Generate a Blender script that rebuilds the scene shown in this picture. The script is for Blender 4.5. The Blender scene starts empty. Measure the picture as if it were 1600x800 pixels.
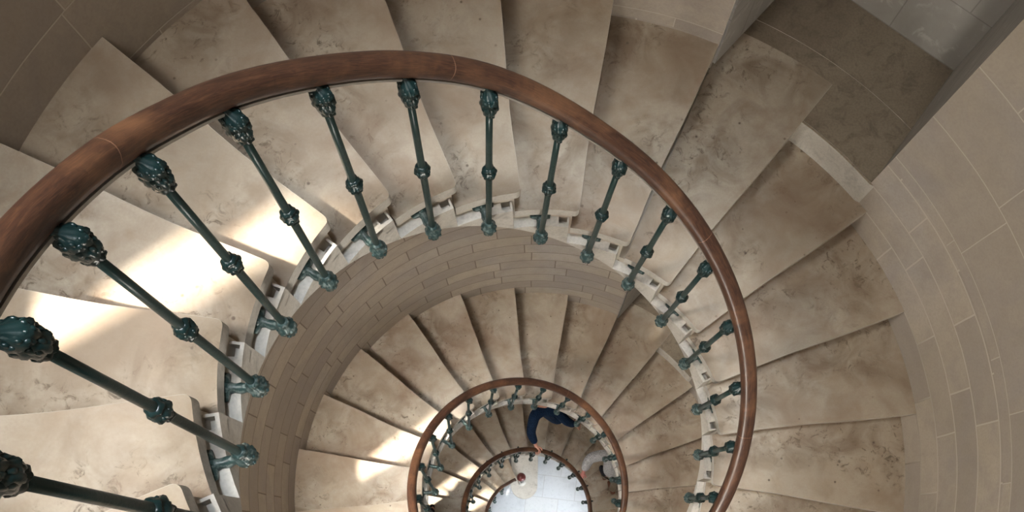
import bpy, bmesh, math, random
from mathutils import Vector, Matrix
random.seed(7)
PI = math.pi
C = bpy.data.collections.new('scene'); bpy.context.scene.collection.children.link(C)

# ------------------------------------------------------------------ geometry of the stair
H = 0.174558            # rise of one step
D = math.radians(15)    # one step is a twenty-fourth of a turn
PH = math.radians(211.5)
PSI = math.radians(10.6)
RIN, ROUT = 0.900, 1.892
ROUTER = 2.20
K0, K1 = -20, 78         # ordinary steps, top to bottom (step 79 is the curtail step)
FLOOR_Z = -80 * H

def interp(tab, k):
    ks = sorted(tab)
    if k <= ks[0]: return tab[ks[0]]
    if k >= ks[-1]: return tab[ks[-1]]
    for a, b in zip(ks, ks[1:]):
        if a <= k <= b:
            t = (k - a) / (b - a); t = t * t * (3 - 2 * t)
            return tab[a] * (1 - t) + tab[b] * t
# small irregularities of the hand built stair (degrees / metres)
OFF_B = {-6: .3, 1: .3, 4: -.4, 7: -.9, 10: .3, 14: 0, 24: .5, 27: .6, 29: -.7, 33: 0, 36: -.4, 48: 3.6, 52: 3.5, 56: 2, 60: 1.1, 62: 0, 72: 0}
OFF_T = {-6: -3, 0: -2.6, 1: -4.3, 5: -3.6, 7: -4.1, 9: -3.6, 12: -3.7, 14: -4.9, 25: -6, 27: -8.5, 30: -7, 32: -5, 35: -5, 37: -6.3, 49: -2, 56: -2, 60: -3, 72: -3}
R_T = {-6: .80, 0: .800, 2: .824, 4: .819, 6: .810, 9: .801, 13: .790, 16: .79, 26: .815, 30: .832, 33: .82, 35: .79, 37: .772, 49: .815, 55: .81, 61: .785, 72: .80}
R_B = {-6: .82, 8: .817, 11: .829, 15: .840, 26: .805, 29: .81, 31: .83, 33: .835, 35: .81, 49: .83, 53: .81, 56: .80, 58: .79, 61: .785, 72: .81}
R_RAIL = {-6: .85, 2: .856, 3: .853, 4: .844, 5.5: .832, 7: .838, 9: .812, 12: .818, 15: .817, 20: .82, 26: .836, 31: .848, 37: .807, 44: .82, 50: .837, 55: .815, 61: .793, 72: .81, 79: .82}

# ------------------------------------------------------------------ helpers
def link(name, me, mat=None, parent=None):
    o = bpy.data.objects.new(name, me); C.objects.link(o)
    if mat is not None: me.materials.append(mat)
    if parent is not None: o.parent = parent
    return o
def mesh_of(bm, name, smooth=False):
    bmesh.ops.recalc_face_normals(bm, faces=bm.faces)
    me = bpy.data.meshes.new(name); bm.to_mesh(me); bm.free()
    if smooth:
        for p in me.polygons: p.use_smooth = True
    return me
def empty(name, loc=(0, 0, 0), parent=None):
    o = bpy.data.objects.new(name, None); C.objects.link(o); o.location = loc
    if parent is not None: o.parent = parent
    return o
def tag(o, label=None, cat=None, group=None, kind=None):
    if label: o['label'] = label
    if cat: o['category'] = cat
    if group: o['group'] = group
    if kind: o['kind'] = kind
    return o
def bevel(o, w, seg=2, ang=35):
    m = o.modifiers.new('bevel', 'BEVEL'); m.width = w; m.segments = seg
    m.limit_method = 'ANGLE'; m.angle_limit = math.radians(ang); m.harden_normals = False
    return m
def pc(r, a, z): return Vector((r * math.cos(a), r * math.sin(a), z))
def lathe(bm, prof, seg=20, fn=None, mat=Matrix.Identity(4)):
    rings = []
    for i, (r, z) in enumerate(prof):
        ring = []
        for j in range(seg):
            a = 2 * PI * j / seg
            rr = r * (fn(a, i / max(1, len(prof) - 1), z) if fn else 1)
            ring.append(bm.verts.new(mat @ Vector((rr * math.cos(a), rr * math.sin(a), z))))
        rings.append(ring)
    for a, b in zip(rings, rings[1:]):
        for j in range(seg):
            bm.faces.new((a[j], a[(j + 1) % seg], b[(j + 1) % seg], b[j]))
    bm.faces.new(rings[0][::-1]); bm.faces.new(rings[-1])
def sweep(bm, pts, frames, section, closed=True, uv=None, us=None):
    rings = []
    for p, (ax, ay) in zip(pts, frames):
        rings.append([bm.verts.new(p + ax * s[0] + ay * s[1]) for s in section])
    n = len(section)
    for i, (a, b) in enumerate(zip(rings, rings[1:])):
        for j in range(n):
            f = bm.faces.new((a[j], a[(j + 1) % n], b[(j + 1) % n], b[j]))
            if uv is not None:
                for l, (uu, vv) in zip(f.loops, ((us[i], j / n), (us[i], (j + 1) / n), (us[i + 1], (j + 1) / n), (us[i + 1], j / n))):
                    l[uv].uv = (uu, vv)
    bm.faces.new(rings[0][::-1]); bm.faces.new(rings[-1])
def polar_box(bm, r0, r1, a0, a1, zt, zb, na=4, nr=1):
    """closed solid between two radii and two angles; zt / zb may be functions of the angle"""
    ft = zt if callable(zt) else (lambda a: zt)
    fb = zb if callable(zb) else (lambda a: zb)
    T, B = [], []
    for i in range(na + 1):
        a = a0 + (a1 - a0) * i / na
        T.append([bm.verts.new(pc(r0 + (r1 - r0) * j / nr, a, ft(a))) for j in range(nr + 1)])
        B.append([bm.verts.new(pc(r0 + (r1 - r0) * j / nr, a, fb(a))) for j in range(nr + 1)])
    for i in range(na):
        for j in range(nr):
            bm.faces.new((T[i][j], T[i][j + 1], T[i + 1][j + 1], T[i + 1][j]))
            bm.faces.new((B[i][j], B[i + 1][j], B[i + 1][j + 1], B[i][j + 1]))
        bm.faces.new((T[i][0], T[i + 1][0], B[i + 1][0], B[i][0]))
        bm.faces.new((T[i][nr], B[i][nr], B[i + 1][nr], T[i + 1][nr]))
    for j in range(nr):
        bm.faces.new((T[0][j], B[0][j], B[0][j + 1], T[0][j + 1]))
        bm.faces.new((T[na][j], T[na][j + 1], B[na][j + 1], B[na][j]))
def prism(bm, pts, z0, z1):
    a = [bm.verts.new((x, y, z1)) for x, y in pts]; b = [bm.verts.new((x, y, z0)) for x, y in pts]
    bm.faces.new(a); bm.faces.new(b[::-1]); n = len(pts)
    for i in range(n): bm.faces.new((a[i], b[i], b[(i + 1) % n], a[(i + 1) % n]))

# ------------------------------------------------------------------ materials
class NT:
    def __init__(s, name):
        s.m = bpy.data.materials.new(name); s.m.use_nodes = True
        s.t = s.m.node_tree; s.n = s.t.nodes; s.l = s.t.links
        s.b = s.n['Principled BSDF']
    def node(s, typ, **kw):
        n = s.n.new(typ)
        for k, v in kw.items():
            if k.startswith('i_'):
                key = k[2:]; key = int(key) if key.isdigit() else key.replace('_', ' ')
                sock = n.inputs[key]
                if isinstance(v, bpy.types.NodeSocket): s.l.new(v, sock)
                else: sock.default_value = v
            else: setattr(n, k, v)
        return n
    def noise(s, vec, scale, detail=4, rough=.55, dist=0, out='Fac'):
        n = s.node('ShaderNodeTexNoise', i_Scale=scale, i_Detail=detail, i_Roughness=rough, i_Distortion=dist)
        s.l.new(vec, n.inputs['Vector']); return n.outputs[out]
    def ramp(s, fac, stops):
        r = s.n.new('ShaderNodeValToRGB'); s.l.new(fac, r.inputs[0]); cr = r.color_ramp
        while len(cr.elements) < len(stops): cr.elements.new(.5)
        for e, (p, c) in zip(cr.elements, stops):
            e.position = p; e.color = (c, c, c, 1) if isinstance(c, (int, float)) else (*c, 1)
        return r.outputs[0]
    def mix(s, fac, a, b, mode='MIX'):
        n = s.n.new('ShaderNodeMix'); n.data_type = 'RGBA'; n.blend_type = mode
        for sock, v in ((n.inputs[0], fac), (n.inputs[6], a), (n.inputs[7], b)):
            if isinstance(v, bpy.types.NodeSocket): s.l.new(v, sock)
            elif isinstance(v, (int, float)): sock.default_value = v
            else: sock.default_value = (*v, 1)
        return n.outputs[2]
    def math(s, op, a, b=0, c=0):
        n = s.n.new('ShaderNodeMath'); n.operation = op
        for i, v in enumerate((a, b, c)):
            if isinstance(v, bpy.types.NodeSocket): s.l.new(v, n.inputs[i])
            else: n.inputs[i].default_value = v
        return n.outputs[0]
    def bump(s, h, strength=.3, dist=.01, normal=None):
        n = s.n.new('ShaderNodeBump'); n.inputs['Strength'].default_value = strength; n.inputs['Distance'].default_value = dist
        s.l.new(h, n.inputs['Height'])
        if normal is not None: s.l.new(normal, n.inputs['Normal'])
        return n.outputs[0]
    def done(s, color=None, rough=.6, normal=None, metal=0, coat=0, spec=None):
        if color is not None:
            if isinstance(color, bpy.types.NodeSocket): s.l.new(color, s.b.inputs['Base Color'])
            else: s.b.inputs['Base Color'].default_value = (*color, 1)
        if isinstance(rough, bpy.types.NodeSocket): s.l.new(rough, s.b.inputs['Roughness'])
        else: s.b.inputs['Roughness'].default_value = rough
        if normal is not None: s.l.new(normal, s.b.inputs['Normal'])
        s.b.inputs['Metallic'].default_value = metal
        s.b.inputs['Coat Weight'].default_value = coat
        if spec is not None: s.b.inputs['Specular IOR Level'].default_value = spec
        return s.m

def step_stone():
    s = NT('step_limestone')
    pos = s.node('ShaderNodeNewGeometry').outputs['Position']
    tc = s.n.new('ShaderNodeTexCoord').outputs['UV']
    oi = s.n.new('ShaderNodeObjectInfo').outputs['Random']
    big = s.noise(pos, 1.7, 3, .5)
    mid = s.noise(pos, 9, 5, .6, .6)
    fine = s.noise(pos, 120, 3, .6)
    c = s.ramp(big, [(.3, (.37, .305, .235)), (.5, (.455, .395, .32)), (.72, (.52, .47, .40))])
    c = s.mix(s.ramp(mid, [(.38, 0), (.72, .55)]), c, (.36, .27, .185))
    c = s.mix(s.math('MULTIPLY', oi, .35), c, (.44, .36, .27))
    c = s.mix(s.ramp(fine, [(.3, .25), (.7, 0)]), c, (.30, .24, .18))
    # grey and brown stains along the back of each tread (v runs from the nosing to the riser behind)
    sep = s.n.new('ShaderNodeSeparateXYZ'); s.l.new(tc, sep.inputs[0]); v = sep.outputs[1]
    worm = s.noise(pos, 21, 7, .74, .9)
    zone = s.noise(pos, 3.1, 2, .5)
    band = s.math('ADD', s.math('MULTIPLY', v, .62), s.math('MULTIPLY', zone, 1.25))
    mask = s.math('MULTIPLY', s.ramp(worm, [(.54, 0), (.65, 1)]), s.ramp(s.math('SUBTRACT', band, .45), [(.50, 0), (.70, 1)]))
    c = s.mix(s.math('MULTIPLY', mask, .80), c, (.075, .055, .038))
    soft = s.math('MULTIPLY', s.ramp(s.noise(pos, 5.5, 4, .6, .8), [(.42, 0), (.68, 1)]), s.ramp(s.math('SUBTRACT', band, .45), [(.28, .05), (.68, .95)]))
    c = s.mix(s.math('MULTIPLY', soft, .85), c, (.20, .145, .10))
    edge = s.ramp(v, [(.012, 1), (.05, 0)])      # pale arris: rubbed stone, plus caught edge light put into the colour
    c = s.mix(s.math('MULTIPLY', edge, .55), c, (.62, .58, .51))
    # small pits and chips
    vo = s.node('ShaderNodeTexVoronoi', i_Scale=13.0, i_Randomness=1.0); s.l.new(pos, vo.inputs['Vector'])
    pit = s.ramp(vo.outputs['Distance'], [(.045, 1), (.10, 0)])
    gate = s.ramp(s.noise(pos, 7, 2), [(.46, 0), (.52, 1)])
    pit = s.math('MULTIPLY', pit, gate)
    c = s.mix(s.math('MULTIPLY', pit, .9), c, (.12, .09, .07))
    rust = s.ramp(s.noise(pos, 2.2, 4, .6, .5), [(.46, 0), (.68, .65)])
    c = s.mix(rust, c, (.255, .175, .12))
    h = s.math('ADD', s.math('MULTIPLY', mid, .5), s.math('SUBTRACT', s.math('MULTIPLY', fine, .08), s.math('MULTIPLY', pit, .5)))
    return s.done(c, s.ramp(mid, [(.3, .5), (.7, .75)]), s.bump(h, .5, .006), spec=.35)

def wall_stone():
    s = NT('wall_ashlar')
    uv = s.n.new('ShaderNodeUVMap').outputs[0]
    pos = s.node('ShaderNodeNewGeometry').outputs['Position']
    jit = s.noise(pos, 2.5, 2, .5, 0, 'Color')
    vec = s.node('ShaderNodeVectorMath', operation='MULTIPLY_ADD'); s.l.new(jit, vec.inputs[0])
    vec.inputs[1].default_value = (.012, .012, 0); s.l.new(uv, vec.inputs[2])
    def bricks(w, h, off, mort):
        ad = s.node('ShaderNodeVectorMath', operation='ADD'); s.l.new(vec.outputs[0], ad.inputs[0]); ad.inputs[1].default_value = off
        b = s.node('ShaderNodeTexBrick', i_Scale=1.0, i_Mortar_Size=mort, i_Mortar_Smooth=.3, i_Bias=0.0, i_Brick_Width=w, i_Row_Height=h)
        b.inputs['Color1'].default_value = (0, 0, 0, 1); b.inputs['Color2'].default_value = (1, 1, 1, 1); b.inputs['Mortar'].default_value = (.5, .5, .5, 1)
        b.offset = .43; b.offset_frequency = 2; b.squash = 1.35; b.squash_frequency = 3
        s.l.new(ad.outputs[0], b.inputs['Vector']); return b
    b1 = bricks(.46, H, (60.0, 40 * H * 2, 0), .005)
    b2 = bricks(.52, 1.86 * H, (60.3, 40 * H * 2 + .19, 0), .003)
    sep = s.n.new('ShaderNodeSeparateXYZ'); s.l.new(uv, sep.inputs[0])
    up = s.math('GREATER_THAN', sep.outputs[1], -1.56)
    tone = s.mix(up, b1.outputs['Color'], b2.outputs['Color'])
    mort = s.mix(up, b1.outputs['Fac'], b2.outputs['Fac'])
    big = s.noise(pos, 1.3, 4, .55); mid = s.noise(pos, 11, 5, .6, .4); fine = s.noise(pos, 90, 3)
    c = s.ramp(big, [(.3, (.42, .36, .285)), (.55, (.47, .41, .34)), (.75, (.45, .42, .39))])
    c = s.mix(s.math('MULTIPLY', tone, .6), c, (.27, .235, .21))
    c = s.mix(s.ramp(s.noise(pos, 2.7, 5, .65, .8), [(.45, 0), (.7, .5)]), c, (.30, .27, .265))
    c = s.mix(s.ramp(mid, [(.45, 0), (.75, .4)]), c, (.30, .255, .21))
    c = s.mix(s.ramp(fine, [(.3, .2), (.6, 0)]), c, (.24, .20, .17))
    jn = s.math('ADD', s.math('MULTIPLY', s.noise(pos, 1.1, 2), .6), s.math('MULTIPLY', sep.outputs[1], .25))
    mcol = s.mix(s.ramp(s.math('ADD', jn, .85), [(.42, 0), (.60, 1)]), (.17, .135, .105), (.55, .50, .43))
    c = s.mix(s.math('MULTIPLY', mort, .75), c, mcol)
    h = s.math('SUBTRACT', s.math('ADD', s.math('MULTIPLY', mid, .3), s.math('MULTIPLY', fine, .06)), s.math('MULTIPLY', mort, .6))
    return s.done(c, .8, s.bump(h, .5, .008), spec=.25)

def recess_stone(name, base, dark, scale=1.6):
    s = NT(name)
    pos = s.node('ShaderNodeNewGeometry').outputs['Position']
    big = s.noise(pos, scale, 4, .55, .4); mid = s.noise(pos, 13, 5, .65, .8); fine = s.noise(pos, 100, 3)
    c = s.mix(s.ramp(big, [(.35, 0), (.68, 1)]), base, dark)
    c = s.mix(s.ramp(mid, [(.5, 0), (.72, .6)]), c, tuple(x * .55 for x in dark))
    c = s.mix(s.ramp(fine, [(.3, .25), (.6, 0)]), c, tuple(x * .5 for x in dark))
    return s.done(c, .75, s.bump(s.math('ADD', mid, s.math('MULTIPLY', fine, .2)), .35, .006), spec=.3)

def joint_stone():
    s = NT('recess_ashlar')
    pos = s.node('ShaderNodeNewGeometry').outputs['Position']
    uv = s.n.new('ShaderNodeUVMap').outputs[0]
    b = s.node('ShaderNodeTexBrick', i_Scale=1.0, i_Mortar_Size=.003, i_Mortar_Smooth=.2, i_Brick_Width=.5, i_Row_Height=.31)
    b.inputs['Color1'].default_value = (0, 0, 0, 1); b.inputs['Color2'].default_value = (1, 1, 1, 1)
    s.l.new(uv, b.inputs['Vector'])
    big = s.noise(pos, 3, 4, .6, .5); mid = s.noise(pos, 14, 5, .6, .5)
    c = s.ramp(big, [(.3, (.33, .31, .28)), (.7, (.45, .43, .40))])
    c = s.mix(s.math('MULTIPLY', b.outputs['Color'], .2), c, (.28, .27, .25))
    c = s.mix(s.ramp(mid, [(.58, 0), (.7, .55)]), c, (.55, .54, .51))
    c = s.mix(s.math('MULTIPLY', b.outputs['Fac'], .6), c, (.2, .19, .17))
    return s.done(c, .75, s.bump(s.math('SUBTRACT', mid, b.outputs['Fac']), .4, .006), spec=.3)

def rail_wood():
    s = NT('rail_mahogany')
    uv = s.n.new('ShaderNodeUVMap').outputs[0]
    pos = s.node('ShaderNodeNewGeometry').outputs['Position']
    mp = s.n.new('ShaderNodeMapping'); s.l.new(uv, mp.inputs[0]); mp.inputs['Scale'].default_value = (1.6, 14, 1)
    g = s.noise(mp.outputs[0], 3.2, 6, .65, 1.2)
    w = s.noise(pos, 3.0, 4, .6, .8)
    c = s.ramp(g, [(.28, (.022, .010, .007)), (.5, (.055, .024, .014)), (.72, (.115, .052, .026))])
    c = s.mix(s.ramp(w, [(.47, 0), (.75, .7)]), c, (.25, .115, .052))
    c = s.mix(s.ramp(s.noise(pos, 26, 5, .7, .5), [(.56, 0), (.70, .6)]), c, (.035, .016, .011))
    sep = s.n.new('ShaderNodeSeparateXYZ'); s.l.new(uv, sep.inputs[0])
    j = None
    for u in (3.15, 6.83, 10.9, 14.15, 27.7, 33.2):       # joints between lengths of rail
        e = s.math('LESS_THAN', s.math('ABSOLUTE', s.math('SUBTRACT', sep.outputs[0], u)), .004)
        j = e if j is None else s.math('MAXIMUM', j, e)
    c = s.mix(s.math('MULTIPLY', j, .7), c, (.28, .15, .09))
    return s.done(c, s.ramp(w, [(.3, .36), (.7, .52)]), s.bump(s.math('SUBTRACT', s.math('MULTIPLY', g, .25), j), .25, .002), coat=.06)

def iron(name, base, worn, rough=.3, wear=.6):
    s = NT(name)
    pos = s.n.new('ShaderNodeTexCoord').outputs['Object']
    n = s.noise(pos, 60, 4, .6); f = s.noise(pos, 220, 3)
    c = s.mix(s.ramp(n, [(wear, 0), (wear + .1, .8)]), base, worn)
    return s.done(c, rough, s.bump(s.math('ADD', n, s.math('MULTIPLY', f, .3)), .4, .0025), coat=.05)

def cloth(name, c1, c2, sc=60):
    s = NT(name)
    pos = s.node('ShaderNodeNewGeometry').outputs['Position']
    n = s.noise(pos, sc, 3, .6, 1.0); w = s.noise(pos, 17, 4, .6, 2.5)
    c = s.mix(s.ramp(n, [(.4, 0), (.65, 1)]), c1, c2)
    return s.done(c, .85, s.bump(w, 1.0, .03), spec=.15)
def plain(name, col, rough=.6, metal=0):
    s = NT(name); pos = s.node('ShaderNodeNewGeometry').outputs['Position']
    n = s.noise(pos, 40, 3)
    c = s.mix(s.ramp(n, [(.4, 0), (.7, .35)]), col, tuple(x * .6 for x in col))
    return s.done(c, rough, metal=metal)

def floor_tiles():
    s = NT('floor_slabs')
    pos = s.node('ShaderNodeNewGeometry').outputs['Position']
    b = s.node('ShaderNodeTexBrick', i_Scale=1.0, i_Mortar_Size=.006, i_Mortar_Smooth=.2, i_Brick_Width=.62, i_Row_Height=.43)
    b.inputs['Color1'].default_value = (0, 0, 0, 1); b.inputs['Color2'].default_value = (1, 1, 1, 1)
    mp = s.n.new('ShaderNodeMapping'); s.l.new(pos, mp.inputs[0]); mp.inputs['Rotation'].default_value = (0, 0, .12); mp.inputs['Location'].default_value = (30.27, 30.0, 0)
    s.l.new(mp.outputs[0], b.inputs['Vector'])
    big = s.noise(pos, 5, 5, .6, .6); mid = s.noise(pos, 24, 4, .65)
    c = s.mix(s.ramp(b.outputs['Color'], [(.6, 0), (.9, .8)]), (.53, .56, .60), (.60, .57, .50))
    c = s.mix(s.ramp(big, [(.48, 0), (.7, .6)]), c, (.42, .45, .49))
    c = s.mix(s.ramp(mid, [(.55, 0), (.7, .4)]), c, (.36, .38, .41))
    c = s.mix(s.math('MULTIPLY', b.outputs['Fac'], .5), c, (.3, .3, .3))
    return s.done(c, .45, s.bump(mid, .2, .004))

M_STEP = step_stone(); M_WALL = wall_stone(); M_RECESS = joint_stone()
M_LAND = recess_stone('landing_stone', (.33, .275, .21), (.19, .15, .11))
M_STRING = recess_stone('clean_lit_string_stone', (.62, .59, .54), (.52, .485, .43), 3.0)  # step ends: cleaner stone, with strong well light also put into the colour
M_RAIL = rail_wood()
M_IRON = iron('green_iron', (.009, .036, .036), (.03, .085, .083), .36, .66)
M_CAST = iron('green_cast_iron', (.007, .023, .023), (.030, .062, .060), .28, .62)
M_FIN = iron('worn_green_cast_iron', (.020, .048, .047), (.15, .19, .18), .42, .50)
M_BAR = plain('rail_core_steel', (.42, .40, .36), .38, .5)
M_FLOOR = floor_tiles()
M_PLASTER = plain('lantern_plaster', (.62, .58, .52), .85)
M_FRAME = plain('window_frame_iron', (.05, .05, .05), .5)

# ------------------------------------------------------------------ the stone staircase
stair = empty('spiral_staircase')
tag(stair, 'cream limestone spiral staircase winding down the round well, every worn step seen from above', 'staircase')
def nose(k): return PH - k * D - PSI
LANDINGS = (10, 34, 58)
def make_step(k):
    bm = bmesh.new(); uvl = bm.loops.layers.uv.new('UVMap')
    z = -k * H; rnd = random.Random(k * 13 + 5)
    a0 = nose(k) + math.radians(rnd.uniform(-.25, .25)); a1 = nose(k - 1)
    land = k in LANDINGS
    ro = 2.112 if land else ROUT
    rs = [RIN, RIN + .003, RIN + .007, RIN + .013, RIN + .022] + [RIN + .022 + (ro - RIN - .022) * i / 12 for i in range(1, 13)]
    RC = .022
    dip = rnd.uniform(.010, .017)
    back = a1 + (.0 if land else .03)
    T, B = [], []
    fr = [0, .003, .007, .013, .022]
    for r in rs:
        rowT, rowB = [], []
        for i in range(5 + 8):
            if i < 5: s = fr[i]
            else: s = .022 + ((back - a0) * r - .022) * (i - 4) / 8
            rr, ss = r, s
            da, db = r - RIN, s
            if da < RC and db < RC:
                vx, vy = RC - da, RC - db; L = math.hypot(vx, vy)
                if L > RC: vx, vy = vx / L * RC, vy / L * RC; rr = RIN + RC - vx; ss = RC - vy
            a = a0 + ss / rr
            t = (rr - RIN) / (ROUT - RIN)
            wear = dip * math.exp(-((t - .36) / .23) ** 2) * math.exp(-(ss / .13) ** 2)
            # a worn nosing is also scooped back a little
            a += .010 * math.exp(-((t - .36) / .25) ** 2) * math.exp(-(ss / .03) ** 2) / rr
            rowT.append(bm.verts.new(pc(rr, a, z - wear))); rowB.append(bm.verts.new(pc(rr, a, z - .052)))
        T.append(rowT); B.append(rowB)
    nr, nt = len(rs), 13
    def face(vs, uvs=None):
        f = bm.faces.new(vs); f.smooth = True
        for i, l in enumerate(f.loops): l[uvl].uv = uvs[i] if uvs else (0, 0)
    for i in range(nr - 1):
        for j in range(nt - 1):
            u = [(i / nr, j / 12), (i / nr, (j + 1) / 12), ((i + 1) / nr, (j + 1) / 12), ((i + 1) / nr, j / 12)]
            face((T[i][j], T[i][j + 1], T[i + 1][j + 1], T[i + 1][j]), u)
            face((B[i][j], B[i + 1][j], B[i + 1][j + 1], B[i][j + 1]))
    for j in range(nt - 1):
        face((T[0][j], B[0][j], B[0][j + 1], T[0][j + 1])); face((T[-1][j], T[-1][j + 1], B[-1][j + 1], B[-1][j]))
    for i in range(nr - 1):
        face((T[i][0], T[i + 1][0], B[i + 1][0], B[i][0])); face((T[i][-1], B[i][-1], B[i + 1][-1], T[i + 1][-1]))
    # riser block under the tread, soffit following the slope
    sb = .030
    def soffit(a): return -((PH - PSI - a) / D) * H - H - .13
    b0 = a0 + sb / 1.0; b1 = a1 + sb / 1.0
    if k < 79: polar_box(bm, RIN + .014, ROUT, b0, b1, z - .050, lambda a: max(soffit(a), FLOOR_Z), 5, 2)
    # string: fillet and projecting band along the well, with the little pocket near the nosing
    p0, p1 = a0 + math.radians(1.0), a0 + math.radians(1.8)
    p2 = a0 + math.radians(5.2)
    lo = lambda a: max(soffit(a) - .002, FLOOR_Z)
    polar_box(bm, RIN - .030, RIN + .03, b0 + .012, p1 + .02, lambda a: z - .098, lo, 2)
    polar_box(bm, RIN - .030, RIN + .03, p2, b1 + .012, lambda a: z - .098, lo, 5)
    polar_box(bm, RIN - .030, RIN + .03, p1 + .02, p2, lambda a: z - .150, lo, 2)
    polar_box(bm, RIN - .030, RIN - .018, p1 + .02, p2, lambda a: z - .098, lambda a: z - .16, 2)
    me = mesh_of(bm, 'step')
    for p in me.polygons:
        p.use_smooth = False
        c = p.center; rr = math.hypot(c.x, c.y)
        if rr < RIN + .012 and (abs(p.normal.z) < .5 or c.z < z - .06): p.material_index = 1
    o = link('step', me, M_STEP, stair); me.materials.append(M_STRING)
    bevel(o, .006, 2, 40)
    return o
for k in range(K0, K1 + 1): make_step(k)
# curtail step: long block with a round end under the newel
def curtail():
    bm = bmesh.new(); z = -79 * H; cx, cy, R = -.172, .722, .252
    def outline(g):
        pts = [(cx - R - g, 1.80)]
        for i in range(25):
            a = PI + PI * i / 24
            pts.append((cx + (R + g) * math.cos(a), cy + (R + g) * math.sin(a)))
        pts.append((cx + R + g + .03, 1.85))
        return pts[::1]
    prism(bm, outline(0), z - .055, z)
    prism(bm, outline(-.028), FLOOR_Z, z - .05)
    o = link('step', mesh_of(bm, 'curtail_step'), M_STRING, stair)  # pale stone puts the bright ground-level light into the colour
    bevel(o, .008, 2, 50); o['label'] = 'round-ended bottom step under the newel'
curtail()
# topmost landing block, above the camera's edge of the frame
bm = bmesh.new(); polar_box(bm, RIN, ROUT, nose(K0 - 1) + .03, nose(K0 - 1) + math.radians(45), -(K0 - 1) * H, -(K0 - 1) * H - .25, 16, 4)
o = link('landing_slab', mesh_of(bm, 'landing_slab'), M_STEP, stair); bevel(o, .008)

# ------------------------------------------------------------------ round wall, recesses, windows
TURN = 24 * H
WIN_IN = (math.radians(180.6), math.radians(191.0)); WIN_OUT = (math.radians(187.9), math.radians(192.0))
WZ = (1.05, 3.35)
A_R, A_L = math.atan2(1.19, 1.51), math.radians(65.85)
NH = 2.15
wins = [(WZ[0] - n * TURN, WZ[1] - n * TURN) for n in range(4)]
niches = [(-k * H, -k * H + NH) for k in LANDINGS]
DOOR = (math.radians(-75), math.radians(-40), FLOOR_Z, FLOOR_Z + 2.3)
ZTOP = 9.4
SIDE_A = (math.radians(-101), math.radians(-89.5))
sides = [(-2.35 - n * TURN, -.55 - n * TURN) for n in range(-1, 3)]  # the topmost side window is added to brighten the upper wall
def wall_mesh():
    bm = bmesh.new(); uvl = bm.loops.layers.uv.new('UVMap')
    base = [math.radians(x) for x in range(-90, 271, 2)]
    def grid(r, wa, side):
        angs = sorted(set(round(x, 6) for x in base + [wa[0], wa[1], A_R, A_L, DOOR[0], DOOR[1], SIDE_A[0], SIDE_A[1]]))
        zs = sorted(set([round(x, 5) for w in wins for x in w] + [round(x, 5) for w in niches for x in w] + [round(x, 5) for w in sides for x in w] + [FLOOR_Z, DOOR[3], ZTOP]))
        zz = []
        for a, b in zip(zs, zs[1:]):
            n = max(1, int((b - a) / .6)); zz += [a + (b - a) * i / n for i in range(n)]
        zz.append(zs[-1])
        V = {}
        def v(i, j):
            if (i, j) not in V: V[(i, j)] = bm.verts.new(pc(r, angs[i], zz[j]))
            return V[(i, j)]
        for i in range(len(angs) - 1):
            am = (angs[i] + angs[i + 1]) / 2
            for j in range(len(zz) - 1):
                zm = (zz[j] + zz[j + 1]) / 2
                if wa[0] < am < wa[1] and any(w[0] < zm < w[1] for w in wins): continue
                if SIDE_A[0] < am < SIDE_A[1] and any(w[0] < zm < w[1] for w in sides): continue
                if A_R < am < A_L and any(w[0] < zm < w[1] for w in niches): continue
                if DOOR[0] < am < DOOR[1] and zm < DOOR[3]: continue
                vs = [v(i, j), v(i + 1, j), v(i + 1, j + 1), v(i, j + 1)]
                us = [(angs[i] * 1.89, zz[j]), (angs[i + 1] * 1.89, zz[j]), (angs[i + 1] * 1.89, zz[j + 1]), (angs[i] * 1.89, zz[j + 1])]
                if side > 0: vs.reverse(); us.reverse()
                f = bm.faces.new(vs)
                for l, u in zip(f.loops, us): l[uvl].uv = u
    grid(ROUT - .002, WIN_IN, 1); grid(ROUTER, WIN_OUT, -1)
    def quad(ps):
        f = bm.faces.new([bm.verts.new(p) for p in ps])
        for l, p in zip(f.loops, ps): l[uvl].uv = ((p.x + p.y) * .7, p.z)
    def reveal(ai, ao, z0, z1):
        ri = ROUT - .002
        P = lambda s, z: (pc(ri, ai[s], z), pc(ROUTER, ao[s], z))
        for s in (0, 1):
            a, b = P(s, z0); c, d = P(s, z1); quad([a, b, d, c])
        for z in (z0, z1):
            a, b = P(0, z); c, d = P(1, z); quad([a, b, d, c])
    for w in wins: reveal(WIN_IN, WIN_OUT, *w)
    for w in sides: reveal(SIDE_A, SIDE_A, *w)
    reveal(DOOR[:2], DOOR[:2], DOOR[2], DOOR[3])
    # closing ring at the top
    n = 90
    for i in range(n):
        a, b = 2 * PI * i / n, 2 * PI * (i + 1) / n
        quad([pc(ROUT, a, ZTOP), pc(ROUT, b, ZTOP), pc(ROUTER, b, ZTOP), pc(ROUTER, a, ZTOP)])
    me = bpy.data.meshes.new('wall_outer'); bm.to_mesh(me); bm.free()
    return me
w = link('wall_outer', wall_mesh(), M_WALL); tag(w, kind='structure')

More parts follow.
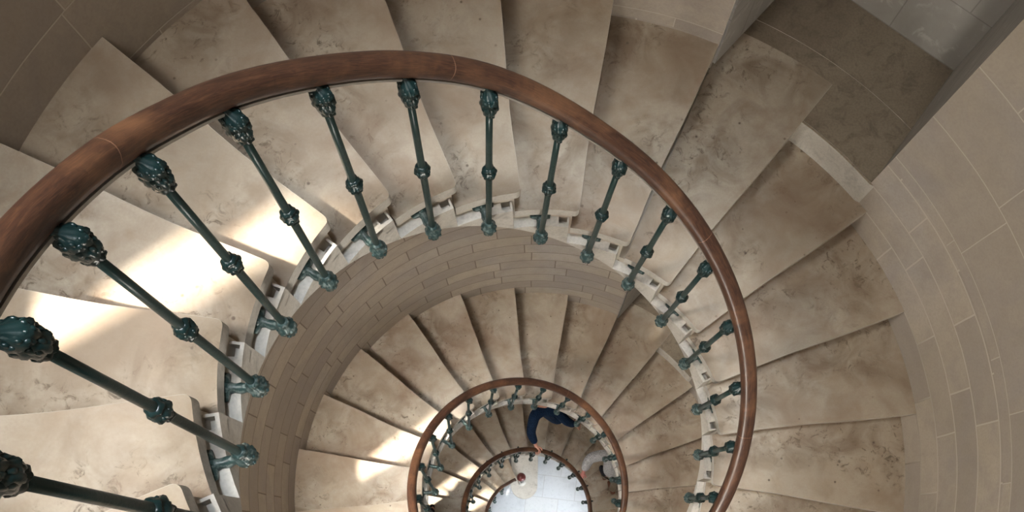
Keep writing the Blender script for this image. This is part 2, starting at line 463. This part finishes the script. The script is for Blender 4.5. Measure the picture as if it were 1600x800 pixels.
# recess behind each doorway landing
FL, FR = Vector((.773, 1.722)), Vector((1.49, 1.163))
BL, BR = Vector((1.224, 2.219)), Vector((1.886, 1.7065))
def unit(v): return v / v.length
for n, (z0, z1) in enumerate(niches):
    bm = bmesh.new(); uvl = bm.loops.layers.uv.new('UVMap'); T = .18
    def slab(p, q, nrm, e0=0, e1=0):
        d = unit(q - p); p = p - d * e0; q = q + d * e1; L = (q - p).length
        pts = [p, q, q + nrm * T, p + nrm * T]
        a = [bm.verts.new((x.x, x.y, z0 - .3)) for x in pts]; b = [bm.verts.new((x.x, x.y, z1 + T)) for x in pts]
        us = [0, L, L + T, L * 2 + T, L * 2 + 2 * T]
        for i in range(4):
            f = bm.faces.new((a[i], a[(i + 1) % 4], b[(i + 1) % 4], b[i]))
            for l, u in zip(f.loops, (us[i], us[i + 1], us[i + 1], us[i])): l[uvl].uv = (u + .07, l.vert.co.z - z0 + 20 * .31)
        bm.faces.new(a[::-1]); bm.faces.new(b)
    back = unit(BR - BL); outn = Vector((-back.y, back.x))
    if outn.dot(BL) < 0: outn = -outn
    lj = unit(BL - FL); rj = unit(BR - FR)
    ln = Vector((-lj.y, lj.x)); ln = ln if ln.dot(FL - FR) > 0 else -ln
    rn = Vector((-rj.y, rj.x)); rn = rn if rn.dot(FR - FL) > 0 else -rn
    slab(FL + lj * .03, BL, ln, 0, .25); slab(FR + rj * .03, BR, rn, 0, .25); slab(BL, BR, outn, .2, .2)
    prism(bm, [FL + lj * .25 + ln * .1, BL + ln * .1 + outn * .1, BR + rn * .1 + outn * .1, FR + rj * .25 + rn * .1], z1, z1 + T)
    o = link('wall_recess', mesh_of(bm, 'wall_recess'), M_RECESS); tag(o, kind='structure')
    bm = bmesh.new()
    pts = [FL, BL + lj * .05, BR + rj * .05, FR]
    arc = [pc(ROUT - .012, A_R + (A_L - A_R) * i / 10, 0) for i in range(11)]
    ext = [FL + ln * .04, BL + ln * .04 + outn * .03, BR + rn * .04 + outn * .03, FR + rn * .04]
    poly = [(v.x, v.y) for v in arc] + [(v.x, v.y) for v in ext]
    prism(bm, poly, z0 - H - .12, z0 - .003)
    me = mesh_of(bm, 'floor_landing'); o = link('floor_landing', me, M_LAND); me.materials.append(M_STRING)
    for p in me.polygons:
        if abs(p.normal.z) < .5 and math.hypot(p.center.x, p.center.y) < ROUT: p.material_index = 1
    tag(o, kind='structure'); bevel(o, .006, 2, 50)

# ground floor
bm = bmesh.new(); n = 96
prism(bm, [(2.6 * math.cos(2 * PI * i / n), 2.6 * math.sin(2 * PI * i / n)) for i in range(n)], FLOOR_Z - .2, FLOOR_Z)
tag(link('floor', mesh_of(bm, 'floor'), M_FLOOR), kind='structure')
# ceiling above the stair
bm = bmesh.new()
prism(bm, [(2.3 * math.cos(2 * PI * i / n), 2.3 * math.sin(2 * PI * i / n)) for i in range(n)], ZTOP, ZTOP + .2)
tag(link('ceiling', mesh_of(bm, 'ceiling'), M_PLASTER), kind='structure')
# windows: a plain iron frame set in each splayed opening, the added topmost side one too
for i, (wo, (z0, z1)) in enumerate([(WIN_OUT, w_) for w_ in wins] + [(SIDE_A, w_) for w_ in sides]):
    bm = bmesh.new()
    aa = (wo[0] + .001, wo[1] - .001); r0, r1 = ROUTER - .05, ROUTER - .02
    t = .006
    for a in aa: polar_box(bm, r0, r1, a - t, a + t, z1, z0, 1)
    for z in (z0 + .01, z1 - .01): polar_box(bm, r0, r1, aa[0], aa[1], z + .012, z - .012, 2)
    tag(link('window_%d' % (i + 1), mesh_of(bm, 'window'), M_FRAME), kind='structure')

# ------------------------------------------------------------------ handrail and balusters
rail = empty('stair_railing')
tag(rail, 'curved polished wooden handrail on dark green cast iron balusters around the open well', 'railing')
ZB, ZT, ZR = -.076, .833, .962
NEWEL = Vector((-.215, .792, -79 * H))
def rail_pt(k, dz=0, dr=0):
    a = PH - k * D
    return pc(interp(R_RAIL, k) + dr, a, ZR - k * H + dz)
def rail_run():
    kend = 78.6
    ks = [K0 + (kend - K0) * i / 640 for i in range(641)]
    pts = [rail_pt(k) for k in ks]
    # the rail eases level into the newel cap
    z_end = -79 * H + 1.02
    pts2 = []
    for k, p in zip(ks, pts):
        if k > 76.5:
            t = (k - 76.5) / (kend - 76.5); t = t * t * (3 - 2 * t)
            p = p.lerp(Vector((p.x, p.y, z_end)), t) if k > 77.4 else Vector((p.x, p.y, p.z + (z_end - p.z) * t * t))
        pts2.append(p)
    return ks, pts2
RK, RP = rail_run()
def rail_sweep(bm, section, uv=None):
    fr = []
    for i, p in enumerate(RP):
        a = RP[max(0, i - 1)]; b = RP[min(len(RP) - 1, i + 1)]
        t = (b - a).normalized(); out = Vector((p.x, p.y, 0)).normalized()
        up = out.cross(t).normalized()
        if up.z < 0: up = -up
        out = (t.cross(up)).normalized()
        if out.dot(Vector((p.x, p.y, 0))) < 0: out = -out
        fr.append((out, up))
    sweep(bm, RP, fr, section, uv=uv, us=RK)
W2, T2 = .0305, .030
sec = []
for i in range(20):
    a = 2 * PI * i / 20 + .1
    c, s_ = math.cos(a), math.sin(a)
    x = W2 * math.copysign(abs(c) ** .75, c); y = T2 * math.copysign(abs(s_) ** (.85 if s_ > 0 else .6), s_)
    if s_ < -.2: x *= .86
    sec.append((x, y))
bm = bmesh.new(); uvl = bm.loops.layers.uv.new('UVMap'); rail_sweep(bm, sec, uvl)
link('handrail', mesh_of(bm, 'handrail', True), M_RAIL, rail)['label'] = 'polished reddish brown wooden handrail'
bm = bmesh.new(); rail_sweep(bm, [(-.020, -.030), (.016, -.030), (.016, -.037), (-.020, -.037)])
link('rail_core', mesh_of(bm, 'rail_core'), M_BAR, rail)['label'] = 'flat metal bar under the handrail'

LB = ZT - ZB
def leafy(n, amp, tw):
    def f(a, t, z):
        return 1 + amp * (abs(math.sin(n * a / 2 + tw * z * 40)) - .5) + amp * .5 * math.sin(z * 330 + 3 * a)
    return f
def mesh_rod():
    bm = bmesh.new()
    lathe(bm, [(.0112, .0), (.0116, LB * .3), (.0118, LB * .5), (.0112, LB * .75), (.0104, LB + .02)], 16)
    return mesh_of(bm, 'rod', True)
def mesh_capital():
    bm = bmesh.new()
    prof = [(.0122, -.050), (.019, -.046), (.0195, -.040), (.0155, -.036), (.021, -.028), (.026, -.016), (.0275, -.004), (.0255, .006), (.0215, .012), (.025, .018), (.027, .027), (.024, .036), (.018, .044), (.0115, .050), (.0105, .058), (.0125, .068)]
    lathe(bm, prof, 32, leafy(7, .22, 1))
    for v in bm.verts:                       # the neck leans out to meet the middle of the rail
        if v.co.z > .042: v.co.x += (v.co.z - .042) * .95
    for row, (zz, r9, q9) in enumerate(((-.022, .0215, .0075), (-.008, .0245, .008), (.020, .0225, .008), (.036, .0215, .007))):
        for i in range(8):
            a = 2 * PI * (i + row * .5) / 8
            bmesh.ops.create_icosphere(bm, subdivisions=1, radius=q9, matrix=Matrix.Translation((r9 * math.cos(a), r9 * math.sin(a), zz)) @ Matrix.Rotation(a, 4, 'Z') @ Matrix.Diagonal((.7, .8, 1.35, 1)))
    for i in range(7):
        a = 2 * PI * i / 7
        bmesh.ops.create_icosphere(bm, subdivisions=1, radius=.0085, matrix=Matrix.Translation((.0235 * math.cos(a), .0235 * math.sin(a), .004)) @ Matrix.Diagonal((.8, .8, 1.5, 1)))
        a += .45
        bmesh.ops.create_icosphere(bm, subdivisions=1, radius=.0075, matrix=Matrix.Translation((.022 * math.cos(a), .022 * math.sin(a), .028)))
    for v in bm.verts:
        if v.co.z < .05: v.co.x *= .90; v.co.y *= .90
    return mesh_of(bm, 'capital', True)
def mesh_collar():
    bm = bmesh.new()
    prof = [(.0118, -.034), (.0175, -.031), (.018, -.025), (.0145, -.021), (.021, -.012), (.0245, -.002), (.0240, .006), (.019, .014), (.0155, .018), (.019, .022), (.0185, .027), (.0118, .032)]
    lathe(bm, prof, 28, leafy(6, .20, 1))
    for i in range(6):
        a = 2 * PI * i / 6
        bmesh.ops.create_icosphere(bm, subdivisions=1, radius=.0075, matrix=Matrix.Translation((.0205 * math.cos(a), .0205 * math.sin(a), .0)) @ Matrix.Diagonal((.8, .8, 1.5, 1)))
    return mesh_of(bm, 'collar', True)
def mesh_finial():
    bm = bmesh.new()
    prof = [(.003, -.050), (.010, -.047), (.018, -.040), (.0245, -.028), (.0275, -.012), (.0275, .004), (.0245, .016), (.019, .024), (.0165, .030), (.0185, .036), (.0175, .044), (.0118, .050)]
    lathe(bm, prof, 32, leafy(8, .20, 1))
    for row in range(3):
        for i in range(7):
            a = 2 * PI * (i + row * .5) / 7
            r = (.017, .0245, .0245)[row]
            bmesh.ops.create_icosphere(bm, subdivisions=1, radius=.0078, matrix=Matrix.Translation((r * math.cos(a), r * math.sin(a), (-.036, -.018, .002)[row])))
    return mesh_of(bm, 'finial', True)
def mesh_bracket():
    # arm from the finial out to a leaf shaped plate on the end of the step (local +x points at the step)
    bm = bmesh.new()
    pts = [Vector((.010, 0, -.006)), Vector((.024, 0, -.014)), Vector((.038, 0, -.017)), Vector((.052, 0, -.013)), Vector((.0655, 0, -.009))]
    rad = [.016, .0125, .0165, .0135, .019]
    fr = [(Vector((0, 1, 0)), Vector((0, 0, 1)))] * 5
    rings = []
    for p, r in zip(pts, rad):
        rings.append([bm.verts.new(p + Vector((0, r * math.cos(2 * PI * j / 14) * (1 + .12 * math.sin(5 * j)), r * 1.15 * math.sin(2 * PI * j / 14)))) for j in range(14)])
    for a, b in zip(rings, rings[1:]):
        for j in range(14): bm.faces.new((a[j], a[(j + 1) % 14], b[(j + 1) % 14], b[j]))
    bm.faces.new(rings[0][::-1]); bm.faces.new(rings[-1])
    # plate with pointed leaves
    out = []
    for j in range(32):
        a = 2 * PI * j / 32
        r = .024 + .017 * max(0, math.cos(2 * a)) ** 2 + .003 * math.sin(8 * a)
        out.append((r * math.cos(a), r * 1.0 * math.sin(a)))
    f1 = [bm.verts.new((.063, y, z - .010)) for y, z in out]; f2 = [bm.verts.new((.0745, y * 1.08, z * 1.08 - .010)) for y, z in out]
    c = bm.verts.new((.058, 0, -.010))
    for j in range(32):
        bm.faces.new((f1[j], f1[(j + 1) % 32], f2[(j + 1) % 32], f2[j])); bm.faces.new((c, f1[(j + 1) % 32], f1[j]))
    bm.faces.new(f2)
    return mesh_of(bm, 'bracket', True)
ME = {'rod': mesh_rod(), 'capital': mesh_capital(), 'collar': mesh_collar(), 'finial': mesh_finial(), 'bracket': mesh_bracket()}
ME['rod'].materials.append(M_IRON); ME['capital'].materials.append(M_CAST); ME['collar'].materials.append(M_CAST)
ME['finial'].materials.append(M_FIN); ME['bracket'].materials.append(M_FIN)
ZM = {'capital': LB, 'collar': LB * .524, 'finial': 0, 'bracket': 0}
for k in range(K0, 78):
    ab = PH - k * D + math.radians(interp(OFF_B, k)); at = PH - k * D + math.radians(interp(OFF_T, k))
    B = pc(interp(R_B, k), ab, ZB - k * H); T = pc(interp(R_T, k), at, ZR - (PH - at) / D * H - .090)   # just under the rail
    zax = (T - B).normalized(); out = Vector((math.cos(ab), math.sin(ab), 0))
    yax = zax.cross(out).normalized(); xax = yax.cross(zax).normalized()
    R = Matrix((xax, yax, zax)).transposed().to_4x4()
    rnd = random.Random(k)
    o = bpy.data.objects.new('baluster', ME['rod']); C.objects.link(o); o.parent = rail
    o.matrix_local = Matrix.Translation(B) @ R @ Matrix.Diagonal((1, 1, (T - B).length / LB, 1))
    for nm in ('capital', 'collar', 'finial', 'bracket'):
        c = bpy.data.objects.new(nm, ME[nm]); C.objects.link(c); c.parent = o
        c.location = (0, 0, ZM[nm])
        if nm in ('collar', 'finial'): c.rotation_euler = (0, 0, rnd.uniform(0, 6.28))
        else:
            gap = (RIN + .014) - interp(R_B, k)      # the arm reaches the string whatever the gap
            c.scale = (gap / .0745, 1, 1)
# newel
bm = bmesh.new()
lathe(bm, [(.075, 0), (.078, .02), (.060, .035), (.055, .10), (.062, .115), (.048, .13)], 28)
nw = link('newel_post', mesh_of(bm, 'newel_base', True), plain('newel_plinth_stone', (.55, .53, .49), .6), rail)
nw.location = NEWEL; nw['label'] = 'pale stone plinth of the newel'
bm = bmesh.new()
lathe(bm, [(.030, .12), (.034, .15), (.020, .19), (.026, .35), (.030, .50), (.020, .70), (.032, .84), (.024, .90), (.034, .98), (.030, 1.01)], 24)
link('shaft', mesh_of(bm, 'newel_shaft', True), M_CAST, nw)
bm = bmesh.new(); bmesh.ops.create_uvsphere(bm, u_segments=28, v_segments=18, radius=.080, matrix=Matrix.Translation((0, 0, 1.07)))
link('ball', mesh_of(bm, 'newel_ball', True), plain('newel_ball_wood', (.105, .022, .020), .3), nw)['label'] = 'dark red wooden ball on the newel'

# ------------------------------------------------------------------ people
SKIN = plain('skin', (.55, .27, .19), .55)
def skin_mesh(name, joints, edges, mat, parent=None, sub=2, root=0):
    me = bpy.data.meshes.new(name); idx = {k: i for i, k in enumerate(joints)}
    me.from_pydata([joints[k][0] for k in joints], [(idx[a], idx[b]) for a, b in edges], [])
    o = link(name, me, mat, parent)
    sk = o.modifiers.new('skin', 'SKIN'); sk.use_smooth_shade = True; sk.branch_smoothing = .6
    for i, k in enumerate(joints):
        r = joints[k][1]; v = me.skin_vertices[0].data[i]
        v.radius = r if isinstance(r, tuple) else (r, r); v.use_root = (i == root)
    sb = o.modifiers.new('sub', 'SUBSURF'); sb.levels = sub; sb.render_levels = sub
    return o
def V(p): return Vector(p)
def body(P, mats, label, fat, hand_grip):
    """P: joint name -> world position"""
    P = {k: V(v) for k, v in P.items()}
    root = empty('person'); root.location = (P['pelvis'].x, P['pelvis'].y, min(P['lf'].z, P['rf'].z))
    tag(root, label, 'person')
    inv = root.location.copy()
    L = {k: v - inv for k, v in P.items()}
    J = {'pelvis': (L['pelvis'], .065), 'chest': (L['chest'], .090), 'uppchest': (L['chest'].lerp(L['neck'], .65), .080), 'neck': (L['neck'], .052),
         'jaw': (L['neck'].lerp(L['head'], .55), .066), 'head': (L['head'], .088), 'crown': (L['head'] + (L['head'] - L['neck']).normalized() * .07, .060)}
    E = [('pelvis', 'chest'), ('chest', 'uppchest'), ('uppchest', 'neck'), ('neck', 'jaw'), ('jaw', 'head'), ('head', 'crown')]
    for s in 'lr':
        J[s + 's'] = (L[s + 's'], .050); J[s + 'e'] = (L[s + 'e'], .040); J[s + 'w'] = (L[s + 'w'], .026)
        E += [('uppchest', s + 's'), (s + 's', s + 'e'), (s + 'e', s + 'w')]
        hp = L['pelvis'].lerp(L[s + 'k'], .15) + (L[s + 's'] - L['uppchest' if 0 else 'chest']) * .22
        hp = L['pelvis'].lerp(hp, .75); J[s + 'h'] = (hp, .040); J[s + 'k'] = (L[s + 'k'], .036); J[s + 'a'] = (L[s + 'f'] + Vector((0, 0, .09)), .036)
        E += [('pelvis', s + 'h'), (s + 'h', s + 'k'), (s + 'k', s + 'a')]
        # hand: palm and five fingers
        fore = (L[s + 'w'] - L[s + 'e']).normalized()
        hd = (L['lh'] - L['lw']).normalized() if s == 'l' and hand_grip else fore
        side = hd.cross(Vector((0, 0, 1))); side = side.normalized() if side.length > .05 else Vector((1, 0, 0))
        dn = hd.cross(side).normalized()
        if dn.z > 0: dn = -dn
        palm = L[s + 'w'] + hd * .045
        J[s + 'p'] = (palm, (.034, .017)); E.append((s + 'w', s + 'p'))
        for f, (off, ln, rr) in enumerate(((-.030, .062, .0085), (-.010, .075, .0095), (.010, .080, .0095), (.029, .070, .009))):
            b = palm + hd * .035 + side * off
            m = b + hd * ln * .5 + dn * ln * .18; t = m + hd * ln * .2 + dn * ln * .45
            for q, (pos, r_) in enumerate(((b, rr * 1.15), (m, rr), (t, rr * .85))): J['%sf%d%d' % (s, f, q)] = (pos, r_)
            E += [(s + 'p', '%sf%d0' % (s, f)), ('%sf%d0' % (s, f), '%sf%d1' % (s, f)), ('%sf%d1' % (s, f), '%sf%d2' % (s, f))]
        tb = palm + side * -.038; tm = tb + hd * .03 + side * -.02 + dn * .012; tt = tm + hd * .025 + dn * .018
        for q, (pos, r_) in enumerate(((tb, .012), (tm, .011), (tt, .009))): J['%st%d' % (s, q)] = (pos, r_)
        E += [(s + 'p', s + 't0'), (s + 't0', s + 't1'), (s + 't1', s + 't2')]
    skin_mesh('body', J, E, mats['skin'], root)
    # jacket
    J2 = {'pelvis': (J['pelvis'][0].lerp(J['chest'][0], .12), (.155, .13)), 'chest': (J['chest'][0], (.165, .130)), 'uppchest': (J['uppchest'][0], (.145, .115)), 'collar': (J['neck'][0] - Vector((0, 0, .015)), .066)}
    E2 = [('pelvis', 'chest'), ('chest', 'uppchest'), ('uppchest', 'collar')]
    for s in 'lr':
        mid = L[s + 's'].lerp(L[s + 'e'], .55) + Vector((0, 0, -.008)); cu = L[s + 'e'].lerp(L[s + 'w'], .93); fm = L[s + 'e'].lerp(L[s + 'w'], .5) + Vector((0, 0, -.006))
        J2[s + 's'] = (L[s + 's'], .074 * fat); J2[s + 'm'] = (mid, .064 * fat); J2[s + 'e'] = (L[s + 'e'], .060 * fat); J2[s + 'f'] = (fm, .052 * fat); J2[s + 'c'] = (cu, .042 * fat)
        E2 += [('uppchest', s + 's'), (s + 's', s + 'm'), (s + 'm', s + 'e'), (s + 'e', s + 'f'), (s + 'f', s + 'c')]
    skin_mesh('jacket', J2, E2, mats['jacket'], root)
    J3 = {'waist': (J['pelvis'][0].lerp(J['chest'][0], .35), (.14, .12)), 'seat': (J['pelvis'][0] - Vector((0, 0, .06)), (.145, .125))}
    E3 = [('waist', 'seat')]
    for s in 'lr':
        J3[s + 'h'] = (J[s + 'h'][0] - Vector((0, 0, .03)), .098); J3[s + 'k'] = (L[s + 'k'], .074); J3[s + 'a'] = (L[s + 'f'] + Vector((0, 0, .10)), .060)
        E3 += [('seat', s + 'h'), (s + 'h', s + 'k'), (s + 'k', s + 'a')]
    skin_mesh('trousers', J3, E3, mats['trousers'], root)
    fwd = V(P['chest']) - V(P['pelvis']); fwd.z = 0; fwd = fwd.normalized() if fwd.length > .01 else Vector((1, 0, 0))
    for s in 'lr':
        f = L[s + 'f']
        skin_mesh('shoe', {'a': (f + Vector((0, 0, .06)) - fwd * .03, .045), 'h': (f + Vector((0, 0, .040)) - fwd * .05, .038), 'm': (f + Vector((0, 0, .038)) + fwd * .06, .040), 't': (f + Vector((0, 0, .034)) + fwd * .15, .032)},
                  [('a', 'h'), ('h', 'm'), ('m', 't')], mats['shoe'], root)
    # hair, and a face: nose, eyes, ears
    up = (L['head'] - L['neck']).normalized()
    bm = bmesh.new(); q = up.to_track_quat('Z', 'Y').to_matrix().to_4x4()
    bmesh.ops.create_uvsphere(bm, u_segments=24, v_segments=16, radius=.106, matrix=Matrix.Translation(L['head'] - fwd * .014 + up * .022) @ q @ Matrix.Diagonal((.92, 1.0, 1.02, 1)))
    cut = [v for v in bm.verts if (v.co - L['head']).dot(fwd) > .028 and (v.co - L['head']).dot(up) < .045]
    bmesh.ops.delete(bm, geom=cut, context='VERTS')
    o = link('hair', mesh_of(bm, 'hair', True), mats['hair'], root)
    so = o.modifiers.new('thick', 'SOLIDIFY'); so.thickness = .012
    bm = bmesh.new(); sd = fwd.cross(up).normalized()
    bmesh.ops.create_icosphere(bm, subdivisions=2, radius=.016, matrix=Matrix.Translation(L['head'] + fwd * .094 - up * .012) @ q @ Matrix.Diagonal((.8, .8, 1.5, 1)))
    for sg in (-1, 1):
        bmesh.ops.create_icosphere(bm, subdivisions=2, radius=.024, matrix=Matrix.Translation(L['head'] + sd * sg * .088 - up * .01) @ q @ Matrix.Diagonal((.5, .5, 1.3, 1)))
    link('face', mesh_of(bm, 'face', True), mats['skin'], root)
    return root
navy = cloth('navy_jacket_cloth', (.006, .018, .045), (.010, .028, .070))
beige = cloth('beige_trouser_cloth', (.50, .43, .34), (.62, .55, .45))
grey = cloth('light_grey_shirt_cloth', (.36, .355, .36), (.56, .55, .56))
khaki = cloth('khaki_trouser_cloth', (.17, .13, .095), (.27, .22, .17))
blackc = cloth('black_cloth', (.012, .012, .016), (.02, .02, .026))
brown = plain('brown_leather', (.20, .075, .04), .5)
body({'pelvis': (.385, 1.275, -8.98), 'chest': (.200, 1.31, -8.66), 'neck': (.150, 1.40, -8.43), 'head': (.172, 1.46, -8.27), 'ls': (-.003, 1.205, -8.47),
      'le': (-.052, 1.021, -8.70), 'lw': (.015, .880, -8.825), 'lh': (.040, .800, -8.84), 'rs': (.285, 1.27, -8.54), 're': (.423, 1.165, -8.72), 'rw': (.535, 1.14, -8.84),
      'rk': (.50, 1.36, -9.42), 'rf': (.53, 1.40, -57 * H), 'lk': (.30, 1.38, -9.38), 'lf': (.26, 1.44, -56 * H)},
     dict(skin=SKIN, jacket=navy, trousers=beige, shoe=brown, hair=plain('blond_hair', (.42, .29, .15), .6)),
     'person in a navy jacket climbing the steps with one hand on the lower handrail', 1.1, True)
body({'pelvis': (1.10, .56, -9.52), 'chest': (1.06, .68, -9.18), 'neck': (1.085, .78, -8.96), 'head': (1.125, .84, -8.77), 'ls': (.935, .775, -8.99),
      'le': (.739, .736, -9.15), 'lw': (.672, .575, -9.35), 'lh': (.635, .485, -9.43), 'rs': (1.22, .66, -9.02), 're': (1.34, .50, -9.22), 'rw': (1.38, .40, -9.45),
      'rk': (1.17, .48, -9.98), 'rf': (1.165, .40, -60 * H), 'lk': (1.05, .585, -9.93), 'lf': (1.03, .60, -59 * H)},
     dict(skin=plain('ruddy_skin', (.48, .18, .15), .55), jacket=grey, trousers=khaki, shoe=brown, hair=plain('dark_brown_hair', (.05, .03, .02), .6)),
     'person in a light grey shirt whose crumpled sleeve reaches down to the handrail', 1.3, True)
body({'pelvis': (-1.395, -.11, -7.62), 'chest': (-1.390, -.06, -7.30), 'neck': (-1.385, -.02, -7.08), 'head': (-1.370, -.005, -6.88), 'ls': (-1.215, -.04, -7.12),
      'le': (-1.175, -.10, -7.40), 'lw': (-1.205, -.03, -7.62), 'lh': (-1.155, .0, -7.7), 'rs': (-1.565, -.03, -7.12), 're': (-1.605, -.12, -7.40), 'rw': (-1.575, -.02, -7.6),
      'rk': (-1.455, -.08, -8.05), 'rf': (-1.465, -.10, -49 * H), 'lk': (-1.315, -.04, -8.05), 'lf': (-1.305, -.06, -49 * H)},
     dict(skin=SKIN, jacket=blackc, trousers=blackc, shoe=blackc, hair=plain('black_hair', (.010, .010, .013), .5)),
     'person with black hair mostly hidden behind the stair edge at the left', 1.0, False)
# black bag hanging at the second person's side
bm = bmesh.new()
bmesh.ops.create_uvsphere(bm, u_segments=20, v_segments=14, radius=1, matrix=Matrix.Translation((.955, .60, -9.50)) @ Matrix.Rotation(.5, 4, 'Z') @ Matrix.Diagonal((.045, .085, .13, 1)))
bg = link('shoulder_bag', mesh_of(bm, 'bag', True), blackc)
tag(bg, 'small black shoulder bag hanging below the arm of the person in grey', 'bag')
bm = bmesh.new()
pts = [V((.955, .60, -9.39)), V((.97, .66, -9.22)), V((1.00, .73, -9.05)), V((1.06, .76, -8.95))]
sweep(bm, pts, [(Vector((1, 0, 0)), Vector((0, 1, 0)))] * 4, [(-.012, -.003), (.012, -.003), (.012, .003), (-.012, .003)])
link('strap', mesh_of(bm, 'strap'), plain('pale_strap', (.45, .43, .40)), bg)

# ------------------------------------------------------------------ light
def area(name, loc, aim, sx, sy, power, col, spread=180):
    l = bpy.data.lights.new(name, 'AREA'); l.spread = math.radians(spread); l.shape = 'RECTANGLE'; l.size = sx; l.size_y = sy; l.energy = power; l.color = col
    o = bpy.data.objects.new(name, l); C.objects.link(o); o.location = loc
    o.rotation_euler = (Vector(aim) - Vector(loc)).to_track_quat('-Z', 'Y').to_euler()
    return o
sun = bpy.data.lights.new('sun', 'SUN'); sun.energy = 36; sun.angle = math.radians(3.2); sun.color = (1, .93, .80)
so = bpy.data.objects.new('sun', sun); C.objects.link(so)
sdir = Vector((.825, .565, -2.4)); so.rotation_euler = sdir.to_track_quat('-Z', 'Y').to_euler()
WINP = (40, 68, 30, 28)
for i, (z0, z1) in enumerate(wins):
    a = (WIN_IN[0] + WIN_IN[1]) / 2; p = pc(ROUT + .03, a, (z0 + z1) / 2)
    area('window_daylight', p, p + Vector((-math.cos(a), -math.sin(a), -1.7)), .30, 2.0, WINP[i], (1, .95, .87), 95)
for z0, z1 in sides:
    a = sum(SIDE_A) / 2; p = pc(ROUT + .06, a, (z0 + z1) / 2)
    area('window_daylight', p, p + Vector((-math.cos(a), -math.sin(a), -.35)), .34, 1.7, 46 if z0 < -5 else (95 if z0 < 0 else 32), (1, .94, .84))  # the lamp at the topmost opening is added fill for the upper wall
area('lantern_daylight', (0, -.1, ZTOP - .05), (0, -.1, 0), 1.3, 1.3, 98, (.86, .93, 1), 55)
pa = pc(ROUTER - .05, math.radians(-57), FLOOR_Z + 1.35)
area('entrance_daylight', pa, (0, .2, FLOOR_Z + .4), 1.1, 1.8, 120, (.86, .94, 1))

wd = bpy.data.worlds.new('sky'); bpy.context.scene.world = wd; wd.use_nodes = True
bgn = wd.node_tree.nodes['Background']; bgn.inputs[0].default_value = (.75, .85, 1, 1); bgn.inputs[1].default_value = 1.0

# ------------------------------------------------------------------ camera
cam = bpy.data.cameras.new('camera'); co = bpy.data.objects.new('camera', cam); C.objects.link(co)
cam.sensor_width = 36; cam.lens = 36 * 1280.99 / 1600; cam.shift_x = -16.5 / 1600; cam.shift_y = 313.18 / 1600
cam.clip_start = .02; cam.clip_end = 100
R = Matrix(((.9999569, .0010388, .0092187), (0, .9937101, -.1119820), (-.0092771, .1119772, .9936675)))
co.matrix_world = Matrix.Translation((-.058, -.4736, 1.8103)) @ R.to_4x4()
sc = bpy.context.scene; sc.camera = co
sc.view_settings.view_transform = 'Standard'; sc.view_settings.look = 'None'; sc.view_settings.gamma = 1
sc.view_settings.use_curve_mapping = False; sc.view_settings.exposure = 0.0
